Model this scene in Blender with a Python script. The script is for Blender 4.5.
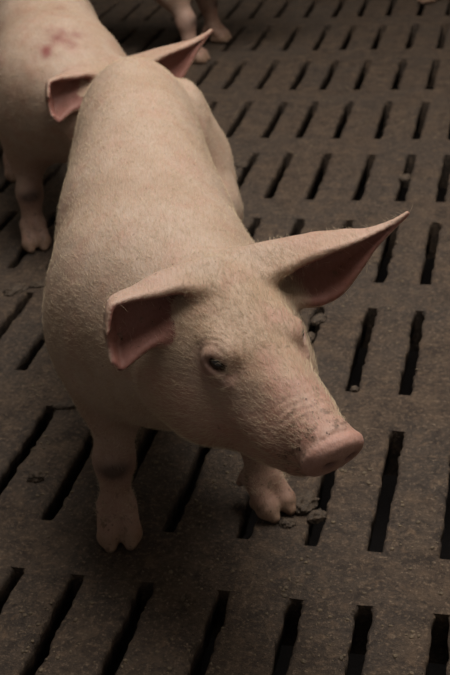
import bpy, math, random
import numpy as np
from mathutils import Vector, Matrix, noise
from mathutils.bvhtree import BVHTree

random.seed(4); rng = np.random.default_rng(4)
scene = bpy.context.scene
for o in list(bpy.data.objects):
    bpy.data.objects.remove(o)
C = scene.collection

# ------------------------------------------------------------------ camera
S = 0.1                                   # slot spacing of the floor in metres
F_PX, PITCH, ROLL, YAW, HGT = 1116.53, math.radians(30.313), math.radians(-5.368), math.radians(-16.365), 1.0554
fw = Vector((math.sin(YAW)*math.cos(PITCH), math.cos(YAW)*math.cos(PITCH), -math.sin(PITCH)))
rt = Vector((math.cos(YAW), -math.sin(YAW), 0)); up = rt.cross(fw)
r2 = rt*math.cos(ROLL) + up*math.sin(ROLL); u2 = -rt*math.sin(ROLL) + up*math.cos(ROLL)
cd = bpy.data.cameras.new('camera'); cam = bpy.data.objects.new('camera', cd); C.objects.link(cam)
cam.matrix_world = Matrix(((r2.x, u2.x, -fw.x, 0), (r2.y, u2.y, -fw.y, 0), (r2.z, u2.z, -fw.z, HGT), (0, 0, 0, 1)))
cd.sensor_fit = 'VERTICAL'; cd.sensor_height = 36.0; cd.lens = F_PX/675*36.0
cd.clip_start = 0.05; cd.clip_end = 50
cd.dof.use_dof = True; cd.dof.focus_distance = 1.27; cd.dof.aperture_fstop = 10.0
scene.camera = cam

# ------------------------------------------------------------------ light and exposure
w = bpy.data.worlds.new('barn_air'); scene.world = w; w.use_nodes = True
w.node_tree.nodes['Background'].inputs[0].default_value = (1.0, 0.90, 0.82, 1)
w.node_tree.nodes['Background'].inputs[1].default_value = 0.13
def lamp(name, loc, target, sx, sy, power, col):
    ld = bpy.data.lights.new(name, 'AREA'); ld.shape = 'RECTANGLE'; ld.size = sx; ld.size_y = sy
    ld.energy = power; ld.color = col
    lo = bpy.data.objects.new(name, ld); C.objects.link(lo); lo.location = loc
    lo.rotation_euler = (Vector(target) - Vector(loc)).to_track_quat('-Z', 'Y').to_euler()
    return lo
lamp('ceiling_light', (-0.05, 2.0, 2.6), (-0.10, 1.95, 0.0), 2.3, 1.6, 98, (1.0, 0.93, 0.86))
vs = scene.view_settings
scene.display_settings.display_device = 'sRGB'
vs.view_transform = 'Standard'; vs.look = 'None'; vs.gamma = 1; vs.use_curve_mapping = False
vs.exposure = 0.0

# ------------------------------------------------------------------ helpers
def tag(o, label=None, cat=None, group=None, kind=None):
    if label: o['label'] = label
    if cat: o['category'] = cat
    if group: o['group'] = group
    if kind: o['kind'] = kind
    return o
def empty(name, loc=(0, 0, 0), rz=0):
    o = bpy.data.objects.new(name, None); C.objects.link(o)
    o.location = loc; o.rotation_euler = (0, 0, rz); o.empty_display_size = 0.1
    return o
def mesh_obj(name, verts, faces, mat, parent=None, smooth=True):
    me = bpy.data.meshes.new(name)
    if isinstance(verts, np.ndarray):
        f = np.asarray(faces, np.int32); n = f.shape[1]
        me.vertices.add(len(verts)); me.vertices.foreach_set('co', verts.astype(np.float32).ravel())
        me.loops.add(f.size); me.loops.foreach_set('vertex_index', f.ravel())
        me.polygons.add(len(f)); me.polygons.foreach_set('loop_start', np.arange(0, f.size, n, dtype=np.int32))
        me.polygons.foreach_set('loop_total', np.full(len(f), n, np.int32))
        me.update(calc_edges=True)
    else:
        me.from_pydata([tuple(v) for v in verts], [], faces); me.update()
    me.polygons.foreach_set('use_smooth', np.full(len(me.polygons), smooth))
    me.materials.append(mat)
    o = bpy.data.objects.new(name, me); C.objects.link(o); o.parent = parent
    return o
class NT:
    def __init__(s, name):
        s.m = bpy.data.materials.new(name); s.m.use_nodes = True; s.t = s.m.node_tree
        s.b = s.t.nodes['Principled BSDF']
    def n(s, typ, ins=None, **kw):
        x = s.t.nodes.new(typ)
        for k, v in kw.items(): setattr(x, k, v)
        for k, v in (ins or {}).items(): s.set(x.inputs[k], v)
        return x
    def set(s, sock, v):
        if isinstance(v, bpy.types.NodeSocket): s.t.links.new(v, sock)
        else: sock.default_value = v
    def noise(s, co, scale, detail=3, rough=.55, dist=0):
        return s.n('ShaderNodeTexNoise', {'Vector': co, 'Scale': scale, 'Detail': detail, 'Roughness': rough, 'Distortion': dist}).outputs['Fac']
    def ramp(s, f, stops):
        r = s.n('ShaderNodeValToRGB', {'Fac': f}); e = r.color_ramp.elements
        while len(e) < len(stops): e.new(0.5)
        for q, (p, c) in zip(e, stops): q.position = p; q.color = (*c, 1) if len(c) == 3 else c
        return r.outputs['Color']
    def mix(s, f, a, b, mode='MIX'):
        x = s.n('ShaderNodeMix', data_type='RGBA', blend_type=mode)
        s.set(x.inputs[0], f); s.set(x.inputs[6], a); s.set(x.inputs[7], b); return x.outputs[2]
    def math(s, op, a, b=0.5, clamp=False):
        x = s.n('ShaderNodeMath', operation=op, use_clamp=clamp); s.set(x.inputs[0], a); s.set(x.inputs[1], b); return x.outputs[0]
    def bump(s, h, strength, dist, normal=None):
        x = s.n('ShaderNodeBump', {'Height': h, 'Strength': strength, 'Distance': dist})
        if normal is not None: s.set(x.inputs['Normal'], normal)
        return x.outputs['Normal']

# ------------------------------------------------------------------ materials
def mat_concrete():
    t = NT('dirty_concrete'); P = t.n('ShaderNodeNewGeometry').outputs['Position']
    big = t.noise(P, 5, 4, .6, .4); mid = t.noise(P, 24, 5, .65, .3); fine = t.noise(P, 160, 4, .7); grit = t.noise(P, 420, 2, .6)
    blot = t.noise(P, 38, 6, .75, .5)
    gran = t.noise(P, 120, 5, .8, .1)
    c = t.ramp(mid, [(.28, (.030, .020, .014)), (.5, (.066, .045, .031)), (.72, (.110, .076, .050))])
    c = t.mix(t.math('MULTIPLY', t.ramp(big, [(.42, (0, 0, 0)), (.60, (1, 1, 1))]), .60), c, (.050, .040, .033, 1))
    c = t.mix(t.math('MULTIPLY', t.ramp(blot, [(.54, (0, 0, 0)), (.66, (1, 1, 1))]), .75), c, (.140, .092, .057, 1))
    c = t.mix(t.math('MULTIPLY', t.ramp(blot, [(.32, (1, 1, 1)), (.45, (0, 0, 0))]), .85), c, (.022, .015, .011, 1))
    c = t.mix(t.math('MULTIPLY', t.ramp(gran, [(.54, (0, 0, 0)), (.63, (1, 1, 1))]), .72), c, (.185, .130, .086, 1))
    c = t.mix(t.math('MULTIPLY', t.ramp(gran, [(.34, (1, 1, 1)), (.46, (0, 0, 0))]), .75), c, (.018, .013, .010, 1))
    c = t.mix(t.math('MULTIPLY', t.ramp(fine, [(.60, (0, 0, 0)), (.68, (1, 1, 1))]), .8), c, (.24, .18, .125, 1))
    t.set(t.b.inputs['Base Color'], c)
    t.set(t.b.inputs['Roughness'], t.math('ADD', t.math('MULTIPLY', big, -.35), .86))
    t.b.inputs['Specular IOR Level'].default_value = .35
    n1 = t.bump(blot, .6, .006); n2 = t.bump(gran, 1.0, .0050, n1); n3 = t.bump(grit, .4, .0012, n2)
    t.set(t.b.inputs['Normal'], n3); return t.m
def mat_muck(name, a, b, rough=.75):
    t = NT(name); P = t.n('ShaderNodeNewGeometry').outputs['Position']
    f = t.noise(P, 140, 5, .65); g = t.noise(P, 500, 3, .6)
    t.set(t.b.inputs['Base Color'], t.ramp(f, [(.3, a), (.7, b)])); t.b.inputs['Roughness'].default_value = rough
    t.set(t.b.inputs['Normal'], t.bump(g, .5, .002, t.bump(f, .6, .004))); return t.m
def mat_skin(name='pig_skin'):
    t = NT(name); co = t.n('ShaderNodeTexCoord').outputs['Object']
    col = t.n('ShaderNodeVertexColor', layer_name='skin').outputs['Color']
    sc = t.n('ShaderNodeMapping', {'Vector': co}); sc.inputs['Scale'].default_value = (14, 55, 45)
    big = t.noise(co, 9, 4, .6); mid = t.noise(co, 45, 4, .6); fib = t.noise(sc.outputs[0], 6, 4, .65); fine = t.noise(co, 420, 3, .6)
    c = t.mix(t.math('MULTIPLY', t.ramp(big, [(.42, (0, 0, 0)), (.64, (1, 1, 1))]), .75), col, (.86, .80, .74, 1), 'MULTIPLY')
    c = t.mix(t.math('MULTIPLY', t.ramp(mid, [(.48, (0, 0, 0)), (.75, (1, 1, 1))]), .45), c, (.80, .66, .58, 1), 'MULTIPLY')
    c = t.mix(t.math('MULTIPLY', t.ramp(fib, [(.35, (1, 1, 1)), (.6, (0, 0, 0))]), .5), c, (.78, .72, .64, 1), 'MULTIPLY')
    dirtn = t.noise(co, 75, 5, .7); dm = t.n('ShaderNodeAttribute', attribute_name='dirt').outputs['Fac']
    dk = t.math('MULTIPLY', t.ramp(t.math('ADD', dirtn, t.math('MULTIPLY', dm, .32)), [(.64, (0, 0, 0)), (.74, (1, 1, 1))]), .72)
    c = t.mix(dk, c, (.12, .075, .050, 1))
    spot = t.noise(co, 210, 2, .5); sk = t.ramp(t.math('ADD', spot, t.math('MULTIPLY', dm, .22)), [(.73, (0, 0, 0)), (.78, (1, 1, 1))])
    c = t.mix(t.math('MULTIPLY', sk, .85), c, (.045, .026, .018, 1))
    t.set(t.b.inputs['Base Color'], c)
    t.b.inputs['Roughness'].default_value = .58; t.b.inputs['Specular IOR Level'].default_value = .35
    t.b.inputs['Subsurface Weight'].default_value = .12; t.b.inputs['Subsurface Radius'].default_value = (1, .35, .2); t.b.inputs['Subsurface Scale'].default_value = .006
    n1 = t.bump(mid, .35, .004); n2 = t.bump(fib, .3, .003, n1); n3 = t.bump(fine, .35, .0010, n2)
    t.set(t.b.inputs['Normal'], n3); return t.m
def mat_plain(name, col, rough=.5, spec=.5):
    t = NT(name); co = t.n('ShaderNodeTexCoord').outputs['Object']; f = t.noise(co, 90, 3)
    t.set(t.b.inputs['Base Color'], t.mix(f, (*[q*.75 for q in col], 1), (*[min(1, q*1.2) for q in col], 1)))
    t.b.inputs['Roughness'].default_value = rough; t.b.inputs['Specular IOR Level'].default_value = spec; return t.m
M_CONC = mat_concrete()
M_PIT = mat_muck('slurry', (.006, .004, .004), (.014, .009, .008), .6)
M_MUCK = mat_muck('dried_manure', (.026, .018, .012), (.095, .066, .042))
M_CRUMB = mat_muck('manure_crumb', (.050, .038, .025), (.20, .15, .095))
M_SKIN = mat_skin()
M_EYE = mat_plain('eye_dark', (.018, .010, .007), .08, .8)
M_HAIR = mat_plain('bristle', (.54, .43, .30), .5, .3)

# ------------------------------------------------------------------ the slatted floor
COL0, ROW0, ROWP, SLOTL, SLOTW = -0.15755, 0.7850, 0.39604, 0.29096, 0.0215
COLOFF = {-9: .053, -8: -.031, -7: -.048, -6: .003, -5: .047, -4: -.047, -3: -.043, -2: .061, -1: .065, 0: -.027, 1: -.033}
def colx(c): return COL0 + S*(c + COLOFF.get(c, 0.04*math.sin(c*2.7)))
def rowy(r): return ROW0 + ROWP*r
def rel(x, y):                                          # uneven concrete, the same function for every piece so the pieces stay flush
    return .0024*noise.noise((x*9, y*9, 1.3)) + .0012*noise.noise((x*31, y*31, 7.1))
def rag(x, y, k):
    return .0030*noise.noise((x*26, y*26, k)) + .0034*noise.noise((x*80, y*80, k+3.3)) + .0014*noise.noise((x*190, y*190, k+8.1))
CMIN, CMAX, RMIN, RMAX = -27, 8, -2, 11
floor = empty('floor'); tag(floor, kind='structure')
floor['label'] = 'dirty brown slatted concrete floor with rows of long drainage slots'
XA, XB = colx(CMIN)-.05, colx(CMAX)+.05
def slat_geo(c, r, bars, ends):
    x0 = colx(c) + SLOTW/2; x1 = colx(c+1) - SLOTW/2; y0 = rowy(r); y1 = y0 + SLOTL; n = ends
    rings = []
    for i in range(n+1):
        y = y0 + (y1-y0)*i/n
        t = min(i, n-i)/n
        rnd = .0045*max(0, 1 - t/.03)                  # slot ends are a little rounded
        l = x0 + rag(x0, y, 1.0) - rnd; q = x1 + rag(x1, y, 5.0) + rnd
        b = .0035 + .002*noise.noise((x0*40, y*40, 9)); b2 = .0035 + .002*noise.noise((x1*40, y*40, 11))
        ring = [(l+.010, y, -.075), (l+.0005, y, -.012), (l+.0002, y, -b*1.1 + rel(l, y)), (l+b*1.2, y, rel(l, y)-.0004)]
        for k in range(1, bars): xx = l + (q-l)*k/bars; ring.append((xx, y, rel(xx, y)))
        ring += [(q-b2*1.2, y, rel(q, y)-.0004), (q-.0002, y, -b2*1.1 + rel(q, y)), (q-.0005, y, -.012), (q-.010, y, -.075)]
        rings.append(ring)
    m = len(rings[0]); V = [v for g in rings for v in g]; Fc = []
    for i in range(n):
        for k in range(m):
            a, b = i*m+k, i*m+(k+1) % m
            Fc.append((a, b, b+m, a+m))
    b = len(V); V += rings[0] + rings[-1]
    Fc.append(tuple(b+k for k in range(m-1, -1, -1))); Fc.append(tuple(b+m+k for k in range(m)))
    return V, Fc
def in_view(x, y, mx=40):
    d = Vector((x, y, -HGT)); z = d.dot(fw)
    if z < .2: return False
    px, py = 225 + F_PX*d.dot(r2)/z, 337.5 - F_PX*d.dot(u2)/z
    return -mx < px < 450+mx and -mx < py < 675+mx
SV, SF = [], []
for r in range(RMIN, RMAX+1):
    for c in range(CMIN, CMAX):
        xm = colx(c)+S/2
        if any(in_view(xm, rowy(r)+q*SLOTL) for q in (0, .5, 1)):
            V, Fc = slat_geo(c, r, 6, 36)
            mesh_obj('slat', V, Fc, M_CONC, floor)
        else:
            V, Fc = slat_geo(c, r, 2, 8); b = len(SV); SV += V; SF += [tuple(i+b for i in f) for f in Fc]
o = mesh_obj('slat_surround', SV, SF, M_CONC, floor); tag(o, kind='stuff')
for r in range(RMIN, RMAX+2):                            # solid bands between the rows of slots
    ya, yb = rowy(r-1)+SLOTL, rowy(r); nx = 260; ny = 8; V = []; Fc = []
    for i in range(nx+1):
        x = XA + (XB-XA)*i/nx
        for j in range(ny+1):
            y = ya + (yb-ya)*j/ny; V.append((x, y, rel(x, y)))
    m = ny+1
    for i in range(nx):
        for j in range(ny): a = i*m+j; Fc.append((a, a+m, a+m+1, a+1))
    b = len(V); V += [(XA, ya, -.09), (XB, ya, -.09), (XA, yb, -.09), (XB, yb, -.09)]
    Fc.append((b, b+1) + tuple(b+4+i for i in range(nx, -1, -1)))
    Fc.append((b+3, b+2) + tuple(b+5+nx+i for i in range(nx+1)))
    V += [V[i*m] for i in range(nx+1)] + [V[i*m+ny] for i in range(nx+1)]
    mesh_obj('cross_band', V, Fc, M_CONC, floor)
V = [(XA-.2, -1, -.45), (XB+.2, -1, -.45), (XB+.2, 6.2, -.45), (XA-.2, 6.2, -.45), (XA-.2, -1, -.6), (XB+.2, -1, -.6), (XB+.2, 6.2, -.6), (XA-.2, 6.2, -.6)]
pit = mesh_obj('floor_pit', V, [(0, 1, 2, 3), (4, 7, 6, 5), (0, 4, 5, 1), (1, 5, 6, 2), (2, 6, 7, 3), (3, 7, 4, 0)], M_PIT, smooth=False)
tag(pit, 'dark slurry pit bottom seen through the floor slots', kind='structure')

M_WALL = mat_muck('barn_wall', (.30, .28, .25), (.42, .40, .36), .8)
def slab(name, lo, hi, label):
    V = [(x, y, z) for x in (lo[0], hi[0]) for y in (lo[1], hi[1]) for z in (lo[2], hi[2])]
    o = mesh_obj(name, V, [(0, 1, 3, 2), (4, 6, 7, 5), (0, 4, 5, 1), (2, 3, 7, 6), (0, 2, 6, 4), (1, 5, 7, 3)], M_WALL, smooth=False)
    tag(o, label, kind='structure')
slab('wall_back', (XA-.2, 6.2, -.6), (XB+.2, 6.3, 2.9), 'pale barn wall behind the pen')
slab('wall_left', (XA-.3, -1, -.6), (XA-.2, 6.3, 2.9), 'pale barn wall on the left of the pen')
slab('wall_right', (XB+.2, -1, -.6), (XB+.3, 6.3, 2.9), 'pale barn wall on the right of the pen')
slab('ceiling', (XA-.3, -1, 2.9), (XB+.3, 6.3, 3.0), 'pale barn ceiling above the pen')

# ------------------------------------------------------------------ signed-distance modelling of the animals
def herm(x, xs, ys):
    xs = np.asarray(xs, float); ys = np.asarray(ys, float)
    d = np.diff(ys)/np.diff(xs); m = np.empty_like(ys); m[0] = d[0]; m[-1] = d[-1]
    m[1:-1] = np.where(d[:-1]*d[1:] > 0, 2*d[:-1]*d[1:]/(d[:-1]+d[1:]+1e-12*np.sign(d[:-1]+d[1:]+1e-30)), 0)
    x = np.clip(x, xs[0], xs[-1]); i = np.clip(np.searchsorted(xs, x, side='right')-1, 0, len(xs)-2)
    h = xs[i+1]-xs[i]; t = (x-xs[i])/h
    return (2*t**3-3*t**2+1)*ys[i] + (t**3-2*t**2+t)*h*m[i] + (-2*t**3+3*t**2)*ys[i+1] + (t**3-t**2)*h*m[i+1]
class Field:
    def __init__(s, lo, hi, h):
        s.h = h; s.lo = np.array(lo, float); s.n = np.ceil((np.array(hi)-s.lo)/h).astype(int)+1
        s.D = np.full(s.n, .08, np.float32)
    def sub(s, lo, hi, pad):
        a = np.clip(np.floor((np.array(lo)-pad-s.lo)/s.h).astype(int), 0, s.n); b = np.clip(np.ceil((np.array(hi)+pad-s.lo)/s.h).astype(int)+1, 0, s.n)
        sl = tuple(slice(i, j) for i, j in zip(a, b))
        ax = [s.lo[k] + s.h*np.arange(a[k], b[k]) for k in range(3)]
        return sl, np.stack(np.meshgrid(*ax, indexing='ij'), -1)
    def add(s, sl, d, k):
        A = s.D[sl]; d = d.astype(np.float32)
        if k > 0:
            hh = np.clip(.5+.5*(A-d)/k, 0, 1); s.D[sl] = A*(1-hh)+d*hh - k*hh*(1-hh)
        else: s.D[sl] = np.minimum(A, d)
    def cut(s, sl, d, k):
        A = s.D[sl]; d = -d.astype(np.float32); hh = np.clip(.5+.5*(d-A)/k, 0, 1); s.D[sl] = A*(1-hh)+d*hh + k*hh*(1-hh)
    def cone(s, a, b, ra, rb, k=.02, cut=False):
        a = np.array(a, float); b = np.array(b, float); r = max(ra, rb)
        sl, P = s.sub(np.minimum(a, b)-r, np.maximum(a, b)+r, k+.02)
        ab = b-a; t = np.clip(((P-a)@ab)/(ab@ab+1e-12), 0, 1)
        t2 = t*t*(3-2*t)
        d = np.linalg.norm(P-a-t[..., None]*ab, axis=-1) - (ra+(rb-ra)*(.5*t+.5*t2))
        (s.cut if cut else s.add)(sl, d, k)
    def ell(s, c, r, R=None, k=.02, cut=False):
        c = np.array(c, float); r = np.array(r, float); m = r.max()
        sl, P = s.sub(c-m, c+m, k+.02); q = P-c
        if R is not None: q = q@R                    # columns of R are the axes of the ellipsoid
        k0 = np.linalg.norm(q/r, axis=-1); k1 = np.linalg.norm(q/(r*r), axis=-1)+1e-9
        (s.cut if cut else s.add)(sl, k0*(k0-1)/k1, k)
    def loft(s, st, O, R, k=.02, e=2.2, pad=.03, side=None):
        st = np.array(st, float); xs = st[:, 0]       # x, top, bottom, level of the widest point, half width
        xx = np.linspace(xs[0], xs[-1], 12); cor = []
        for x in xx:
            wv = herm(x, xs, st[:, 4]); tp = herm(x, xs, st[:, 1]); bt = herm(x, xs, st[:, 2])
            for yv in (-wv, wv):
                for zv in (tp, bt): cor.append(O + R@np.array([x, yv, zv]))
        cor = np.array(cor); sl, P = s.sub(cor.min(0), cor.max(0), k+pad)
        q = (P-O)@R; x = q[..., 0]; yy = q[..., 1] - (0 if side is None else herm(x, *side)); wv = herm(x, xs, st[:, 4]); zc = herm(x, xs, st[:, 3])
        dz = q[..., 2]-zc; hv = np.where(dz > 0, herm(x, xs, st[:, 1])-zc, zc-herm(x, xs, st[:, 2]))
        a = np.abs(yy)/wv; b = np.abs(dz)/hv
        k0 = (a**e+b**e+1e-9)**(1/e); g = np.sqrt((a**(e-1)/wv)**2+(b**(e-1)/hv)**2)*k0**(1-e)+1e-6
        d = np.clip((k0-1)/np.maximum(g, 4), -.2, .3)
        d = np.maximum(d, np.maximum(xs[0]-x, x-xs[-1]))
        s.add(sl, d, k)
    def nets(s):
        D = s.D; I = D < 0; n = np.array(D.shape)
        a = np.zeros(n-1, np.uint8)
        offs = [(i, j, k) for i in (0, 1) for j in (0, 1) for k in (0, 1)]
        for i, j, k in offs: a += I[i:n[0]-1+i, j:n[1]-1+j, k:n[2]-1+k]
        idx = np.argwhere((a > 0) & (a < 8)); vid = np.full(n-1, -1, np.int32); vid[tuple(idx.T)] = np.arange(len(idx))
        cv = np.stack([D[idx[:, 0]+i, idx[:, 1]+j, idx[:, 2]+k] for i, j, k in offs], 1); oo = np.array(offs, float)
        acc = np.zeros((len(idx), 3)); cnt = np.zeros(len(idx))
        for p in range(8):
            for q in range(p+1, 8):
                if np.abs(oo[p]-oo[q]).sum() != 1: continue
                A, B = cv[:, p], cv[:, q]; m = (A < 0) != (B < 0); t = np.where(m, A/np.where(m, A-B, 1), 0)
                acc += np.where(m[:, None], oo[p]+t[:, None]*(oo[q]-oo[p]), 0); cnt += m
        V = s.lo + s.h*(idx+acc/cnt[:, None])
        Q = []
        for ax in range(3):
            u, v = (ax+1) % 3, (ax+2) % 3
            sa = [slice(1, -1)]*3; sb = list(sa); sa[ax] = slice(0, -1); sb[ax] = slice(1, None)
            A, B = I[tuple(sa)], I[tuple(sb)]; e = np.argwhere(A != B)
            fl = A[tuple(e.T)]; e = e.copy(); base = e+1; base[:, ax] = e[:, ax]
            def cell(du, dv): g = base.copy(); g[:, u] -= du; g[:, v] -= dv; return vid[tuple(g.T)]
            f = np.stack([cell(1, 1), cell(0, 1), cell(0, 0), cell(1, 0)], 1)
            f[~fl] = f[~fl][:, ::-1]; Q.append(f)
        Q = np.concatenate(Q); return V, Q[(Q >= 0).all(1)]
def neighbours(V, Q):
    E = np.concatenate([Q[:, [0, 1]], Q[:, [1, 2]], Q[:, [2, 3]], Q[:, [3, 0]]])
    cnt = np.bincount(E[:, 0], minlength=len(V))+np.bincount(E[:, 1], minlength=len(V))
    def avg(X):
        out = np.empty_like(X)
        for k in range(X.shape[1]):
            out[:, k] = (np.bincount(E[:, 0], X[E[:, 1], k], len(X))+np.bincount(E[:, 1], X[E[:, 0], k], len(X)))/np.maximum(cnt, 1)
        return out
    return avg
def normals(V, Q):
    fn = np.cross(V[Q[:, 2]]-V[Q[:, 0]], V[Q[:, 3]]-V[Q[:, 1]]); N = np.zeros_like(V)
    for k in range(4):
        for c in range(3): N[:, c] += np.bincount(Q[:, k], fn[:, c], len(V))
    return N/(np.linalg.norm(N, axis=1, keepdims=True)+1e-12), np.linalg.norm(fn, axis=1)/2
def unit(v): v = np.array(v, float); return v/np.linalg.norm(v)

HEAD = [  # x, top, bottom, widest level, half width in the head's own frame (x towards the snout, origin at the poll)
    (-.085, -.005, -.055, -.030, .035), (-.075, .022, -.075, -.030, .060), (-.055, .050, -.096, -.030, .080), (-.03, .068, -.110, -.030, .090), (.01, .076, -.112, -.032, .090), (.05, .072, -.108, -.034, .087),
    (.085, .064, -.112, -.034, .073), (.12, .052, -.094, -.026, .059), (.155, .043, -.072, -.016, .048), (.19, .037, -.050, -.009, .040), (.222, .034, -.034, -.002, .034), (.245, .034, -.030, 0, .034)]
JAW = [(.02, -.03, -.118, -.06, .070), (.08, -.03, -.116, -.055, .062), (.13, -.03, -.102, -.048, .046), (.17, -.025, -.086, -.042, .037), (.205, -.022, -.068, -.036, .028), (.225, -.024, -.050, -.034, .018)]
TRUNK = [(-.755, .425, .31, .36, .030), (-.73, .470, .255, .37, .068), (-.68, .505, .215, .36, .096), (-.58, .525, .20, .35, .110), (-.47, .524, .197, .34, .117), (-.36, .514, .187, .33, .126),
         (-.25, .500, .182, .33, .137), (-.15, .487, .182, .33, .136), (-.06, .468, .19, .33, .126), (.01, .442, .205, .33, .106), (.06, .420, .235, .33, .085), (.085, .400, .265, .33, .062), (.105, .360, .300, .33, .028)]

def leg_fore(F, hip, el, ca, fe, toe, kf=.03):
    F.cone(hip, el, .074, .047, .05); F.cone(el, ca, .044, .0245, .03); F.cone(ca, fe, .0245, .0215, .015); F.ell(ca, (.028, .025, .033), k=.015); F.ell(fe, (.026, .027, .024), k=.012)
    hoof(F, fe, toe)
def leg_hind(F, hip, st, ho, fe, toe):
    F.ell(hip, (.115, .056, .150), k=.014); F.cone(hip, st, .075, .065, .03); F.cone(st, ho, .060, .030, .03); F.cone(ho, fe, .029, .0225, .015); F.ell(fe, (.026, .026, .024), k=.012)
    hoof(F, fe, toe)
def hoof(F, fe, toe):
    fe = np.array(fe, float); d = unit([toe[0], toe[1], 0]); l = np.array([-d[1], d[0], 0])
    for sgn in (-1, 1):
        a = fe + d*.004 + l*sgn*.012; b = np.array([fe[0], fe[1], 0]) + d*.032 + l*sgn*.0155 + np.array([0, 0, .017]); tip = np.array([fe[0], fe[1], 0]) + d*.046 + l*sgn*.0145 + np.array([0, 0, .0085])
        F.cone(a, b, .017, .0165, .006); F.cone(b, tip, .0155, .009, .006)
        heel = np.array([fe[0], fe[1], .012]) + d*.006 + l*sgn*.014; F.cone(b, heel, .0145, .013, .006)
        dc = fe - d*.018 + l*sgn*.016; F.cone(dc, dc - d*.010 + l*sgn*.004 - np.array([0, 0, .016]), .010, .006, .006)

def catmull(P, u):
    n = len(P); i = min(int(u), n-2); t = u-i
    a, b, c, d = (P[max(0, min(n-1, i+k))] for k in (-1, 0, 1, 2))
    return .5*(2*b + (c-a)*t + (2*a-5*b+4*c-d)*t*t + (3*b-a-3*c+d)*t**3)
def ear_sheet(rows, nS=34, nT=17):
    """rows: stations from base to tip, each with front rim, ridge, hollow and lower edge (head frame)."""
    R = np.array(rows, float); R = np.concatenate([R[:1]-.9*(R[1:2]-R[:1]), R]); nr = len(R); V, Sv = [], []
    for i in range(nS):
        u = (nr-1)*i/(nS-1); q = [catmull(R[:, k], u) for k in range(4)]
        for j in range(nT): V.append(catmull(q, 3*j/(nT-1))); Sv.append((max(0, (u-1)/(nr-2)), j/(nT-1)))
    Fc = [(i*nT+j, i*nT+j+1, (i+1)*nT+j+1, (i+1)*nT+j) for i in range(nS-1) for j in range(nT-1)]
    V = np.array(V); k = (nS//2)*nT; f = Fc[(nS//2)*(nT-1)+nT//2]; fn = np.cross(V[f[2]]-V[f[0]], V[f[3]]-V[f[1]])
    sgn = 1. if fn@(V[k]+V[k+nT-1]-2*V[k+nT//2]) > 0 else -1.
    return V, Fc, np.array(Sv), sgn

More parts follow.
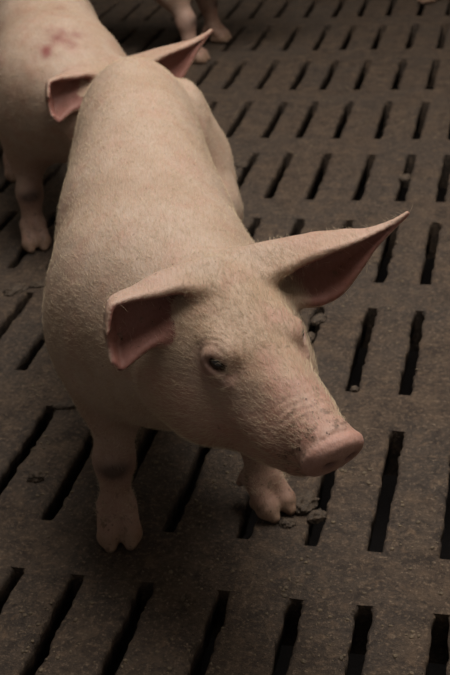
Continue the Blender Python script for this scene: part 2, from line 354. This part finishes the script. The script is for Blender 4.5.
def make_pig(name, label, loc, yaw, size, headO, headYaw, headPitch, headRoll, ears, fore, hind, h, n_hair, scar=None, seed=0, bend=0., group='pigs in the pen'):
    """headO: poll in the pig's frame (x forward, y left, z up, origin on the floor between the fore feet)."""
    ey, ep, er = math.radians(headYaw), math.radians(headPitch), math.radians(headRoll)
    RH = np.array(Matrix.Rotation(ey, 3, 'Z') @ Matrix.Rotation(ep, 3, 'Y') @ Matrix.Rotation(er, 3, 'X')); O = np.array(headO, float)
    H = lambda p: O + RH@np.array(p, float)
    sheets = []
    for E in ears:
        V, Fc, Sv, c = ear_sheet(E)
        sheets.append((V@RH.T+O, Fc, Sv, c))
    pts = np.concatenate([q[0] for q in sheets] + [np.array([H((.27, 0, 0)), H((0, 0, .1)), (-.78, -.2, -.002), (.12, .2, .55)]), np.array([[*f[3][:2], 0] for f in fore+hind])])
    F = Field(np.minimum(pts.min(0)-.035, (9, 9, -.012)), pts.max(0)+.04, h)
    F.loft(TRUNK, np.zeros(3), np.eye(3), k=.01, e=2.15, pad=.05, side=([-.8, -.6, -.35, -.1, .02], [bend*.9, bend, bend*.95, bend*.62, bend*.2]))
    for f in hind: leg_hind(F, *[(q[0], q[1]+bend*.95, q[2]) if i < 4 else q for i, q in enumerate(f)])
    for f in fore: leg_fore(F, *f)
    for sgn in (-1, 1): F.ell((-.09, sgn*.074+bend*.6, .320), (.105, .058, .118), k=.06)           # shoulder blades
    F.cone((-.06, bend*.5, .350), H((-.02, 0, -.015)), .112, .096, .05)                            # neck
    F.cone((-.04, 0, .30), H((.0, 0, -.045)), .105, .075, .05)                               # dewlap and throat
    F.cone((-.745, 0, .425), (-.785, .01, .39), .018, .008, .02)                             # docked tail
    F.loft(HEAD, O, RH, k=.035, e=2.15)
    F.loft(JAW, O, RH, k=.006, e=2.2)
    for sgn in (-1, 1):
        F.ell(H((.045, sgn*.058, -.052)), (.062, .036, .048), RH, k=.03)                     # cheek
        F.ell(H((.078, sgn*.040, .047)), (.030, .016, .013), RH, k=.014)                     # brow ridge
        F.ell(H((.097, sgn*.050, .020)), (.022, .011, .010), RH, k=.010)                     # lower lid pouch
        F.ell(H((.155, sgn*.030, -.016)), (.050, .020, .020), RH, k=.02)                     # lip swelling
    # eye openings
    eyes = []
    for sgn in (-1, 1):
        ec = np.array([.091, sgn*.0520, .036]); ax = unit([.62, sgn*-.42, -.24]); nn = unit([.38, sgn*.86, .30]); nn = unit(nn-ax*(nn@ax)); RR = RH@np.stack([ax, nn, np.cross(ax, nn)], 1)
        F.ell(H(ec), (.0195, .0135, .0150), RR, k=.008)
        F.ell(H(ec+nn*.010), (.0142, .013, .0079), RR, k=.0025, cut=True)
        eyes.append((H(ec-nn*.0005), RR))
    # snout disc
    RD = RH@np.array(Matrix.Rotation(math.radians(20), 3, 'Y'))
    F.ell(H((.245, 0, .002)), (.0125, .0375, .0325), RD, k=.005)
    F.ell(H((.252, 0, .002)), (.0075, .034, .029), RD, k=.004)
    for sgn in (-1, 1):
        F.ell(H((.259, sgn*.0135, .001)), (.013, .0068, .0050), RD, k=.003, cut=True)
    # ears
    for V, Fc, Sv, c in sheets:
        T = BVHTree.FromPolygons([tuple(v) for v in V], Fc); sl, P = F.sub(V.min(0), V.max(0), .022); q = P.reshape(-1, 3); d = np.full(len(q), .08)
        fs = np.array([Sv[list(f)].mean(0) for f in Fc])
        near = np.where(F.D[sl].reshape(-1) > -.02)[0]
        for i in near:
            co, no, fi, dist = T.find_nearest(q[i], .03)
            if fi is not None: s, t = fs[fi]; d[i] = dist - (.0060*(1-s)**1.5 + .0030)
        F.add(sl, d.reshape(P.shape[:3]), .016)
    # flat soles
    kz = int(round((0-F.lo[2])/h)); zz = F.lo[2]+h*np.arange(F.n[2]); F.D[:, :, :kz+3] = np.maximum(F.D[:, :, :kz+3], -(zz[:kz+3]-.0005)[None, None, :].astype(np.float32))
    V, Q = F.nets(); del F.D
    avg = neighbours(V, Q)
    for _ in range(3): V = V + .5*(avg(V)-V); V = V - .51*(avg(V)-V)
    N, _a = normals(V, Q)
    disp = np.array([.0022*noise.noise((v[0]*11+seed, v[1]*11, v[2]*11)) + .0008*noise.noise((v[0]*40+seed, v[1]*40, v[2]*40)) for v in V.tolist()])
    hd = (V-O)@RH
    bridge = np.exp(-((hd[:, 0]-.198)/.022)**2)*np.clip((hd[:, 2]-.012)/.012, 0, 1)*(np.abs(hd[:, 1]) < .045)
    disp -= bridge*.0013*(.5+.5*np.sin(hd[:, 0]*620+3*np.abs(hd[:, 1])*60))
    for sgn in (-1, 1):
        de = np.sqrt(((hd-np.array([.090, sgn*.054, .036]))**2*np.array([.75, 1, 1.25])).sum(1)); disp -= .0011*np.exp(-((de-.026)/.009)**2)*(.5+.5*np.sin(de*1150+25*hd[:, 0]))
    disp[V[:, 2] < .03] *= .2
    V = V + N*disp[:, None]
    N, _a = normals(V, Q)
    # ---- colouring of the hide (the animal's own colour only)
    cream = np.array([.415, .318, .252]); pink = np.array([.43, .265, .215]); col = np.tile(cream, (len(V), 1)); dirt = np.zeros(len(V))
    def blend(m, c): col[:] = col*(1-m[:, None]) + np.array(c)*m[:, None]
    def gs(p, r): return np.exp(-(((V-np.array(p))/np.array(r))**2).sum(1))
    blend(np.clip((hd[:, 0]-.10)/.10, 0, 1)*.75*(np.abs(hd[:, 1]) < .12), pink)
    inh = np.clip((hd[:, 0]+.02)/.05, 0, 1)
    blend(inh*np.clip((hd[:, 2]-.02)/.03, 0, 1)*(hd[:, 0] < .16)*.65, (.42, .295, .200))                 # straw-coloured forehead
    blend(inh*np.clip((.03-hd[:, 2])/.05, 0, 1)*.60, (.42, .230, .180))                                   # ruddy cheeks
    mott = np.array([noise.noise((v[0]*24+seed, v[1]*24, v[2]*24)) + .5*noise.noise((v[0]*60, v[1]*60+seed, v[2]*60)) for v in V.tolist()])
    blend(np.clip(mott*1.6, 0, 1)*(.28+.30*inh), (.40, .215, .170))
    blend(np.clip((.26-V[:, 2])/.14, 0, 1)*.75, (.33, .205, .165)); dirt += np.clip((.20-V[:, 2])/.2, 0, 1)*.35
    disc = np.clip((hd[:, 0]-.243)/.006, 0, 1); blend(disc, (.41, .245, .200)); dirt -= disc*.5; dirt += (1-disc)*np.clip((hd[:, 0]-.15)/.06, 0, 1)*.42
    for sgn in (-1, 1):
        d2 = np.linalg.norm(hd-np.array([.259, sgn*.0135, .001]), axis=1); blend(np.exp(-(d2/.0085)**2), (.10, .045, .04))
        d3 = np.linalg.norm(hd-np.array([.092, sgn*.056, .035]), axis=1); blend(np.exp(-(d3/.017)**2)*.85, (.21, .115, .100)); blend(np.exp(-(d3/.034)**2)*.35, (.42, .26, .22)); dirt += np.exp(-(d3/.035)**2)*.10
    for f in fore: blend(np.clip(gs(np.array(f[2])+[.022, 0, .000], (.026, .022, .013))*1.6, 0, 1)*.9, (.075, .05, .042))
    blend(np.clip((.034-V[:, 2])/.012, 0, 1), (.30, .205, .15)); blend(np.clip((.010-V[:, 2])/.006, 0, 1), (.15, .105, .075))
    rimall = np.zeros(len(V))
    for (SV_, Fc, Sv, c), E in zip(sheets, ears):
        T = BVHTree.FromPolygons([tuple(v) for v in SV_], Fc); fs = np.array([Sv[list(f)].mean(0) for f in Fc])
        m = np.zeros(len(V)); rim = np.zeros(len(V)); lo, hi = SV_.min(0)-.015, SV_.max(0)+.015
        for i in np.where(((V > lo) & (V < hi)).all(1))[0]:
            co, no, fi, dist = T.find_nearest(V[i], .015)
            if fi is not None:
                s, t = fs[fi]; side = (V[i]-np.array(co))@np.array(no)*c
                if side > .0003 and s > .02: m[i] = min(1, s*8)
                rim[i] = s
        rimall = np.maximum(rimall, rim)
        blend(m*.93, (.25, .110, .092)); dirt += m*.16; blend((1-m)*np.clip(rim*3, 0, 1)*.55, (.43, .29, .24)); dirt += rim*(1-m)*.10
    if scar is not None:
        for p, r, a in scar: blend(np.clip(gs(p, r)*a*(.6+1.5*np.array([noise.noise((v[0]*45, v[1]*45, v[2]*30)) for v in V.tolist()])), 0, 1), (.20, .050, .045))
    dirt += .16*np.clip((V[:, 0]+.75)*-6+.4, 0, 1)
    p = empty(name, loc, yaw); p.scale = (size,)*3; tag(p, label, 'pig', group)
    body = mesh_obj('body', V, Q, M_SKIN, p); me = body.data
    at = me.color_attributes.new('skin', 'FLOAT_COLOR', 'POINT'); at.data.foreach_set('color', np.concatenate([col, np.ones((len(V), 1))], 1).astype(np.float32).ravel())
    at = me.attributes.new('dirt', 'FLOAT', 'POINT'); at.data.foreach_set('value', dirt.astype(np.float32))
    # ---- eyes
    for ec, RR in eyes:
        ve, fe_ = [], []; nu, nv = 18, 10
        for i in range(nv+1):
            for j in range(nu):
                a, b = math.pi*i/nv, 2*math.pi*j/nu; ve.append(np.array(ec)+RR@(np.array([math.sin(a)*math.cos(b)*.0115, math.cos(a)*.0095, math.sin(a)*math.sin(b)*.0095])))
        for i in range(nv):
            for j in range(nu): fe_.append((i*nu+j, i*nu+(j+1) % nu, (i+1)*nu+(j+1) % nu, (i+1)*nu+j))
        mesh_obj('eye', ve, fe_, M_EYE, p)
    # ---- bristles
    if n_hair:
        r_ = np.random.default_rng(seed+11); N, A = normals(V, Q); fc = V[Q].mean(1); fh = hd[Q].mean(1); fcol = col[Q].mean(1)
        dens = A.copy(); dens[fh[:, 0] > .235] = 0; dens[fc[:, 2] < .04] = 0; dens[fcol[:, 0] < .325] *= .12; dens *= 1-.85*np.clip(rimall[Q].mean(1)*4, 0, 1)
        dens *= 1+1.2*np.clip((fh[:, 0]+.05)/.08, 0, 1)*(fh[:, 0] < .235)
        for sgn in (-1, 1): dens[((fh-np.array([.086, sgn*.056, .037]))**2).sum(1) < .019**2] = 0
        dens *= np.where((fh[:, 0] > .12) & (fh[:, 0] < .235), .55, 1)
        pick = r_.choice(len(Q), n_hair, p=dens/dens.sum()); uv = r_.random((n_hair, 2))
        q = V[Q[pick]]; root = (q[:, 0]*(1-uv[:, :1])+q[:, 1]*uv[:, :1])*(1-uv[:, 1:])+(q[:, 3]*(1-uv[:, :1])+q[:, 2]*uv[:, :1])*uv[:, 1:]
        nn = N[Q[pick]].mean(1); nn /= np.linalg.norm(nn, axis=1, keepdims=True)
        inhead = np.clip((fh[pick, 0]+.02)/.06, 0, 1)[:, None]
        flow = np.array([-1, 0, -.35])*(1-inhead) + (RH@np.array([-1, 0, -.25]))*inhead + r_.normal(0, .28, (n_hair, 3))
        flow -= nn*(flow*nn).sum(1, keepdims=True); flow /= np.linalg.norm(flow, axis=1, keepdims=True)+1e-9
        L = (.008+.006*r_.random((n_hair, 1)))*(1+.10*inhead); pts = []
        for k in range(4):
            t = k/3; pts.append(root - nn*.0006 + L*(flow*(t*.92) + nn*(.42*t-.20*t*t)))
        pts = np.stack(pts, 1)
        cu = bpy.data.hair_curves.new('bristles'); cu.add_curves([4]*n_hair)
        cu.position_data.foreach_set('vector', pts.astype(np.float32).ravel())
        ra = cu.attributes.get('radius') or cu.attributes.new('radius', 'FLOAT', 'POINT')
        ra.data.foreach_set('value', np.tile(np.array([.00010, .00010, .00008, .00002], np.float32), n_hair))
        cu.materials.append(M_HAIR); ho = bpy.data.objects.new('bristles', cu); C.objects.link(ho); ho.parent = p; tag(ho, kind='stuff')
    return p

def leg_f(x, y, sx=0., toe=(1, 0), lift=0.):
    s = 1 if y > 0 else -1
    return ((-.075, s*.088, .31), (-.075+.3*sx, s*.090, .215), (x-.012, y*.95, .122), (x-.004, y, .048), toe)
def leg_h(x, y, toe=(1, 0), hw=.084):
    s = 1 if y > 0 else -1
    return ((-.645, s*hw, .315), (-.565, s*(hw+.012), .25), (x-.035, y, .155), (x, y, .050), toe)
EAR_L = [
  [ (0.0212, 0.0759, 0.0739), (-0.0298, 0.0706, 0.0731), (-0.0054, 0.0909, 0.0403), (0.0309, 0.0968, 0.0268) ],
  [ (0.0265, 0.0979, 0.0823), (-0.0199, 0.1048, 0.0788), (0.0024, 0.1189, 0.0404), (0.0404, 0.1168, 0.0252) ],
  [ (0.0349, 0.1220, 0.0916), (-0.0056, 0.1362, 0.0863), (0.0134, 0.1462, 0.0492), (0.0484, 0.1404, 0.0349) ],
  [ (0.0421, 0.1499, 0.0975), (0.0142, 0.1636, 0.0944), (0.0268, 0.1702, 0.0702), (0.0496, 0.1661, 0.0604) ],
  [ (0.0457, 0.1820, 0.1031), (0.0333, 0.1880, 0.1017), (0.0390, 0.1913, 0.0911), (0.0491, 0.1897, 0.0868) ],
  [ (0.0498, 0.2093, 0.1120), (0.0448, 0.2115, 0.1122), (0.0471, 0.2126, 0.1080), (0.0510, 0.2119, 0.1062) ],
  [ (0.0524, 0.2287, 0.1226), (0.0512, 0.2311, 0.1226), (0.0517, 0.2313, 0.1213), (0.0529, 0.2308, 0.1208) ],
]
EAR_R = [
  [ (0.0128, -0.0352, 0.0812), (-0.0186, -0.0204, 0.0846), (-0.0053, -0.0221, 0.0535), (0.0185, -0.0303, 0.0384) ],
  [ (0.0101, -0.0583, 0.0893), (-0.0208, -0.0459, 0.0865), (-0.0078, -0.0462, 0.0535), (0.0187, -0.0545, 0.0391) ],
  [ (0.0105, -0.0841, 0.0919), (-0.0217, -0.0717, 0.0880), (-0.0083, -0.0727, 0.0517), (0.0207, -0.0821, 0.0365) ],
  [ (0.0099, -0.1102, 0.0955), (-0.0196, -0.0989, 0.0834), (-0.0078, -0.0995, 0.0455), (0.0234, -0.1097, 0.0317) ],
  [ (0.0103, -0.1326, 0.0971), (-0.0192, -0.1210, 0.0805), (-0.0070, -0.1210, 0.0386), (0.0280, -0.1317, 0.0247) ],
  [ (0.0139, -0.1456, 0.0945), (-0.0147, -0.1336, 0.0766), (-0.0034, -0.1348, 0.0347), (0.0312, -0.1462, 0.0212) ],
  [ (0.0275, -0.1574, 0.0745), (0.0071, -0.1502, 0.0614), (0.0132, -0.1500, 0.0409), (0.0304, -0.1548, 0.0343) ],
]
YAW1 = math.atan2(-.949, .316)
pig1 = make_pig('pig', 'large pale pink pig in the foreground, its whole head and spread ears showing', (-.42, 1.186, 0), YAW1, 1.0,
                (.0815, .0590, .3805), 24.95, 10.2, 0, [EAR_L, EAR_R],
                [leg_f(-.022, -.108, toe=(1, 0)), leg_f(-.045, .105, toe=(.85, .5))], [leg_h(-.60, -.085, hw=.060), leg_h(-.60, .13)], .003, 60000, seed=1, bend=-.026)
pig2 = make_pig('pig', 'pale pig with a red scrape on its shoulder, head hidden behind the foreground pig', (-.922, 2.12, 0), YAW1+math.radians(9), 1.0,
                (.068, .086, .318), 25, 5, 0, [EAR_L, EAR_R],
                [leg_f(-.025, -.113, toe=(1, 0)), leg_f(.03, .105)], [leg_h(-.47, -.12), leg_h(-.62, .10)], .004, 26000, seed=5,
                scar=[((.0, .015, .445), (.028, .038, .05), 1.0), ((.03, -.02, .44), (.02, .018, .05), .8), ((-.16, .03, .49), (.03, .012, .05), .3)])
pig3 = make_pig('pig', 'pig cut off by the top edge, only its dim front legs showing behind the ear', (-1.0, 3.553, 0), math.radians(-4), 1.08,
                (.085, .02, .40), 10, 0, 0, [EAR_L, EAR_R],
                [leg_f(-.02, -.108), leg_f(-.02, .108)], [leg_h(-.60, -.095), leg_h(-.64, .10)], .005, 0, seed=8)
pig4 = make_pig('pig', 'pig at the top right corner with only its hooves in the picture', (-.405, 4.205, 0), math.radians(-150), 1.0,
                (.085, .02, .40), 0, 0, 0, [EAR_L, EAR_R],
                [leg_f(-.02, -.10), leg_f(-.04, .10)], [leg_h(-.60, -.095), leg_h(-.64, .10)], .005, 0, seed=9)

# ------------------------------------------------------------------ dirt lying on the floor
def lump(rad, flat, seed, sub=2):
    """irregular crusty lump: a displaced, flattened icosphere"""
    import bmesh
    bm = bmesh.new(); bmesh.ops.create_icosphere(bm, subdivisions=sub, radius=1)
    V = []
    for v in bm.verts:
        c = v.co; n = 1 + .36*noise.noise((c.x*1.6+seed, c.y*1.6, c.z*1.6)) + .24*noise.noise((c.x*4+seed, c.y*4, c.z*4)) + (.17*noise.noise((c.x*9+seed, c.y*9, c.z*9)) if sub > 2 else 0)
        V.append((c.x*n*rad[0], c.y*n*rad[1], max(-.25, c.z)*n*flat))
    Fc = [tuple(v.index for v in f.verts) for f in bm.faces]; bm.free(); return V, Fc
CL = [  # x, y, size, elongation, turn, height, label
    (-.274, 1.270, .016, 1.5, 1.3, .011, 'largest lump of dried manure beside the left front hoof of the foreground pig'),
    (-.252, 1.243, .011, 1.2, 1.0, .008, 'small manure lump on the slot rim right of the left front hoof'),
    (-.292, 1.222, .009, 1.3, .2, .006, 'small manure lump just in front of the left front hoof'),
    (-.725, 1.476, .012, 2.2, .3, .006, 'long crust of manure across the end of a slot left of the front leg'),
    (-.706, 1.276, .011, 1.2, .6, .009, 'round manure lump lying on the slot rim at the left edge'),
    (-.993, 1.869, .015, 1.6, .8, .008, 'manure lump near the left edge below the hoof of the pig behind'),
    (-.955, 1.900, .012, 1.3, .1, .006, 'small manure lump closest to the hoof of the pig behind'),
    (-.244, 1.583, .007, 1.1, .3, .006, 'tiny lump at the near end of the slot right of the face'),
    (-.345, 1.815, .012, 1.6, 1.2, .007, 'manure lump just under the spread ear beside the far eye'),
    (-.352, 1.747, .010, 1.5, 1.5, .006, 'manure lump in the slot right of the far eye'),
    (-.252, 2.505, .0125, 1.4, 1.5, .007, 'manure plug bridging a slot above the tip of the spread ear'),
    (-.668, 2.575, .013, 1.5, .9, .008, 'manure lump in the slot right of the hind leg of the foreground pig'),
]
for i, (x, y, sz, el, rz, hh, lab) in enumerate(CL):
    V, Fc = lump((sz*el, sz, 1), hh, i*7.3, 4)
    o = mesh_obj('manure_lump', V, Fc, M_MUCK); o.location = (x, y, rel(x, y)+hh*.2); o.rotation_euler = (0, 0, rz)
    tag(o, lab, 'manure', 'manure lumps on the floor')
HOOVES = []
for pg, legs in ((pig1, ((.01, -.113), (-.02, .11), (-.57, -.11), (-.57, .10))), (pig2, ((.01, -.113), (.06, .105), (-.44, -.12), (-.59, .10))), (pig3, ((.0, -.108), (.0, .108), (-.57, -.095), (-.6, .1))), (pig4, ((.0, -.1), (-.02, .1), (-.57, -.095), (-.6, .1)))):
    for a, b in legs:
        ca, sa = math.cos(pg.rotation_euler.z), math.sin(pg.rotation_euler.z); HOOVES.append((pg.location.x+ca*a-sa*b, pg.location.y+sa*a+ca*b))
V, Fc = [], []; base = [lump((1, .8, 1), .6, k*3.1, 1) for k in range(6)]
k = 0
while k < 5200:
    y = .75 + 3.4*random.random()**1.5; x = random.uniform(-.2-.42*y, .25)
    dn = noise.noise((x*4, y*4, 3.)) + .5*noise.noise((x*13, y*13, 5.))
    if random.random() > .25 + dn: continue
    c = round((x-COL0)/S); r = math.floor((y-ROW0)/ROWP)
    if abs(x-colx(c)) < SLOTW/2+.003 and 0 <= y-rowy(r) <= SLOTL: continue
    if any((x-hx)**2+(y-hy)**2 < .0075 for hx, hy in HOOVES): continue
    sz = .0012 + .0034*random.random()**3; a = random.random()*6.28; bv, bf = base[k % 6]; n0 = len(V); z0 = rel(x, y)
    V += [(x+sz*(v[0]*math.cos(a)-v[1]*math.sin(a)), y+sz*(v[0]*math.sin(a)+v[1]*math.cos(a)), z0+sz*v[2]) for v in bv]
    Fc += [tuple(i+n0 for i in f) for f in bf]; k += 1
o = mesh_obj('manure_crumbs', V, Fc, M_CRUMB); tag(o, 'fine manure crumbs scattered over the slatted floor', 'dirt', kind='stuff')
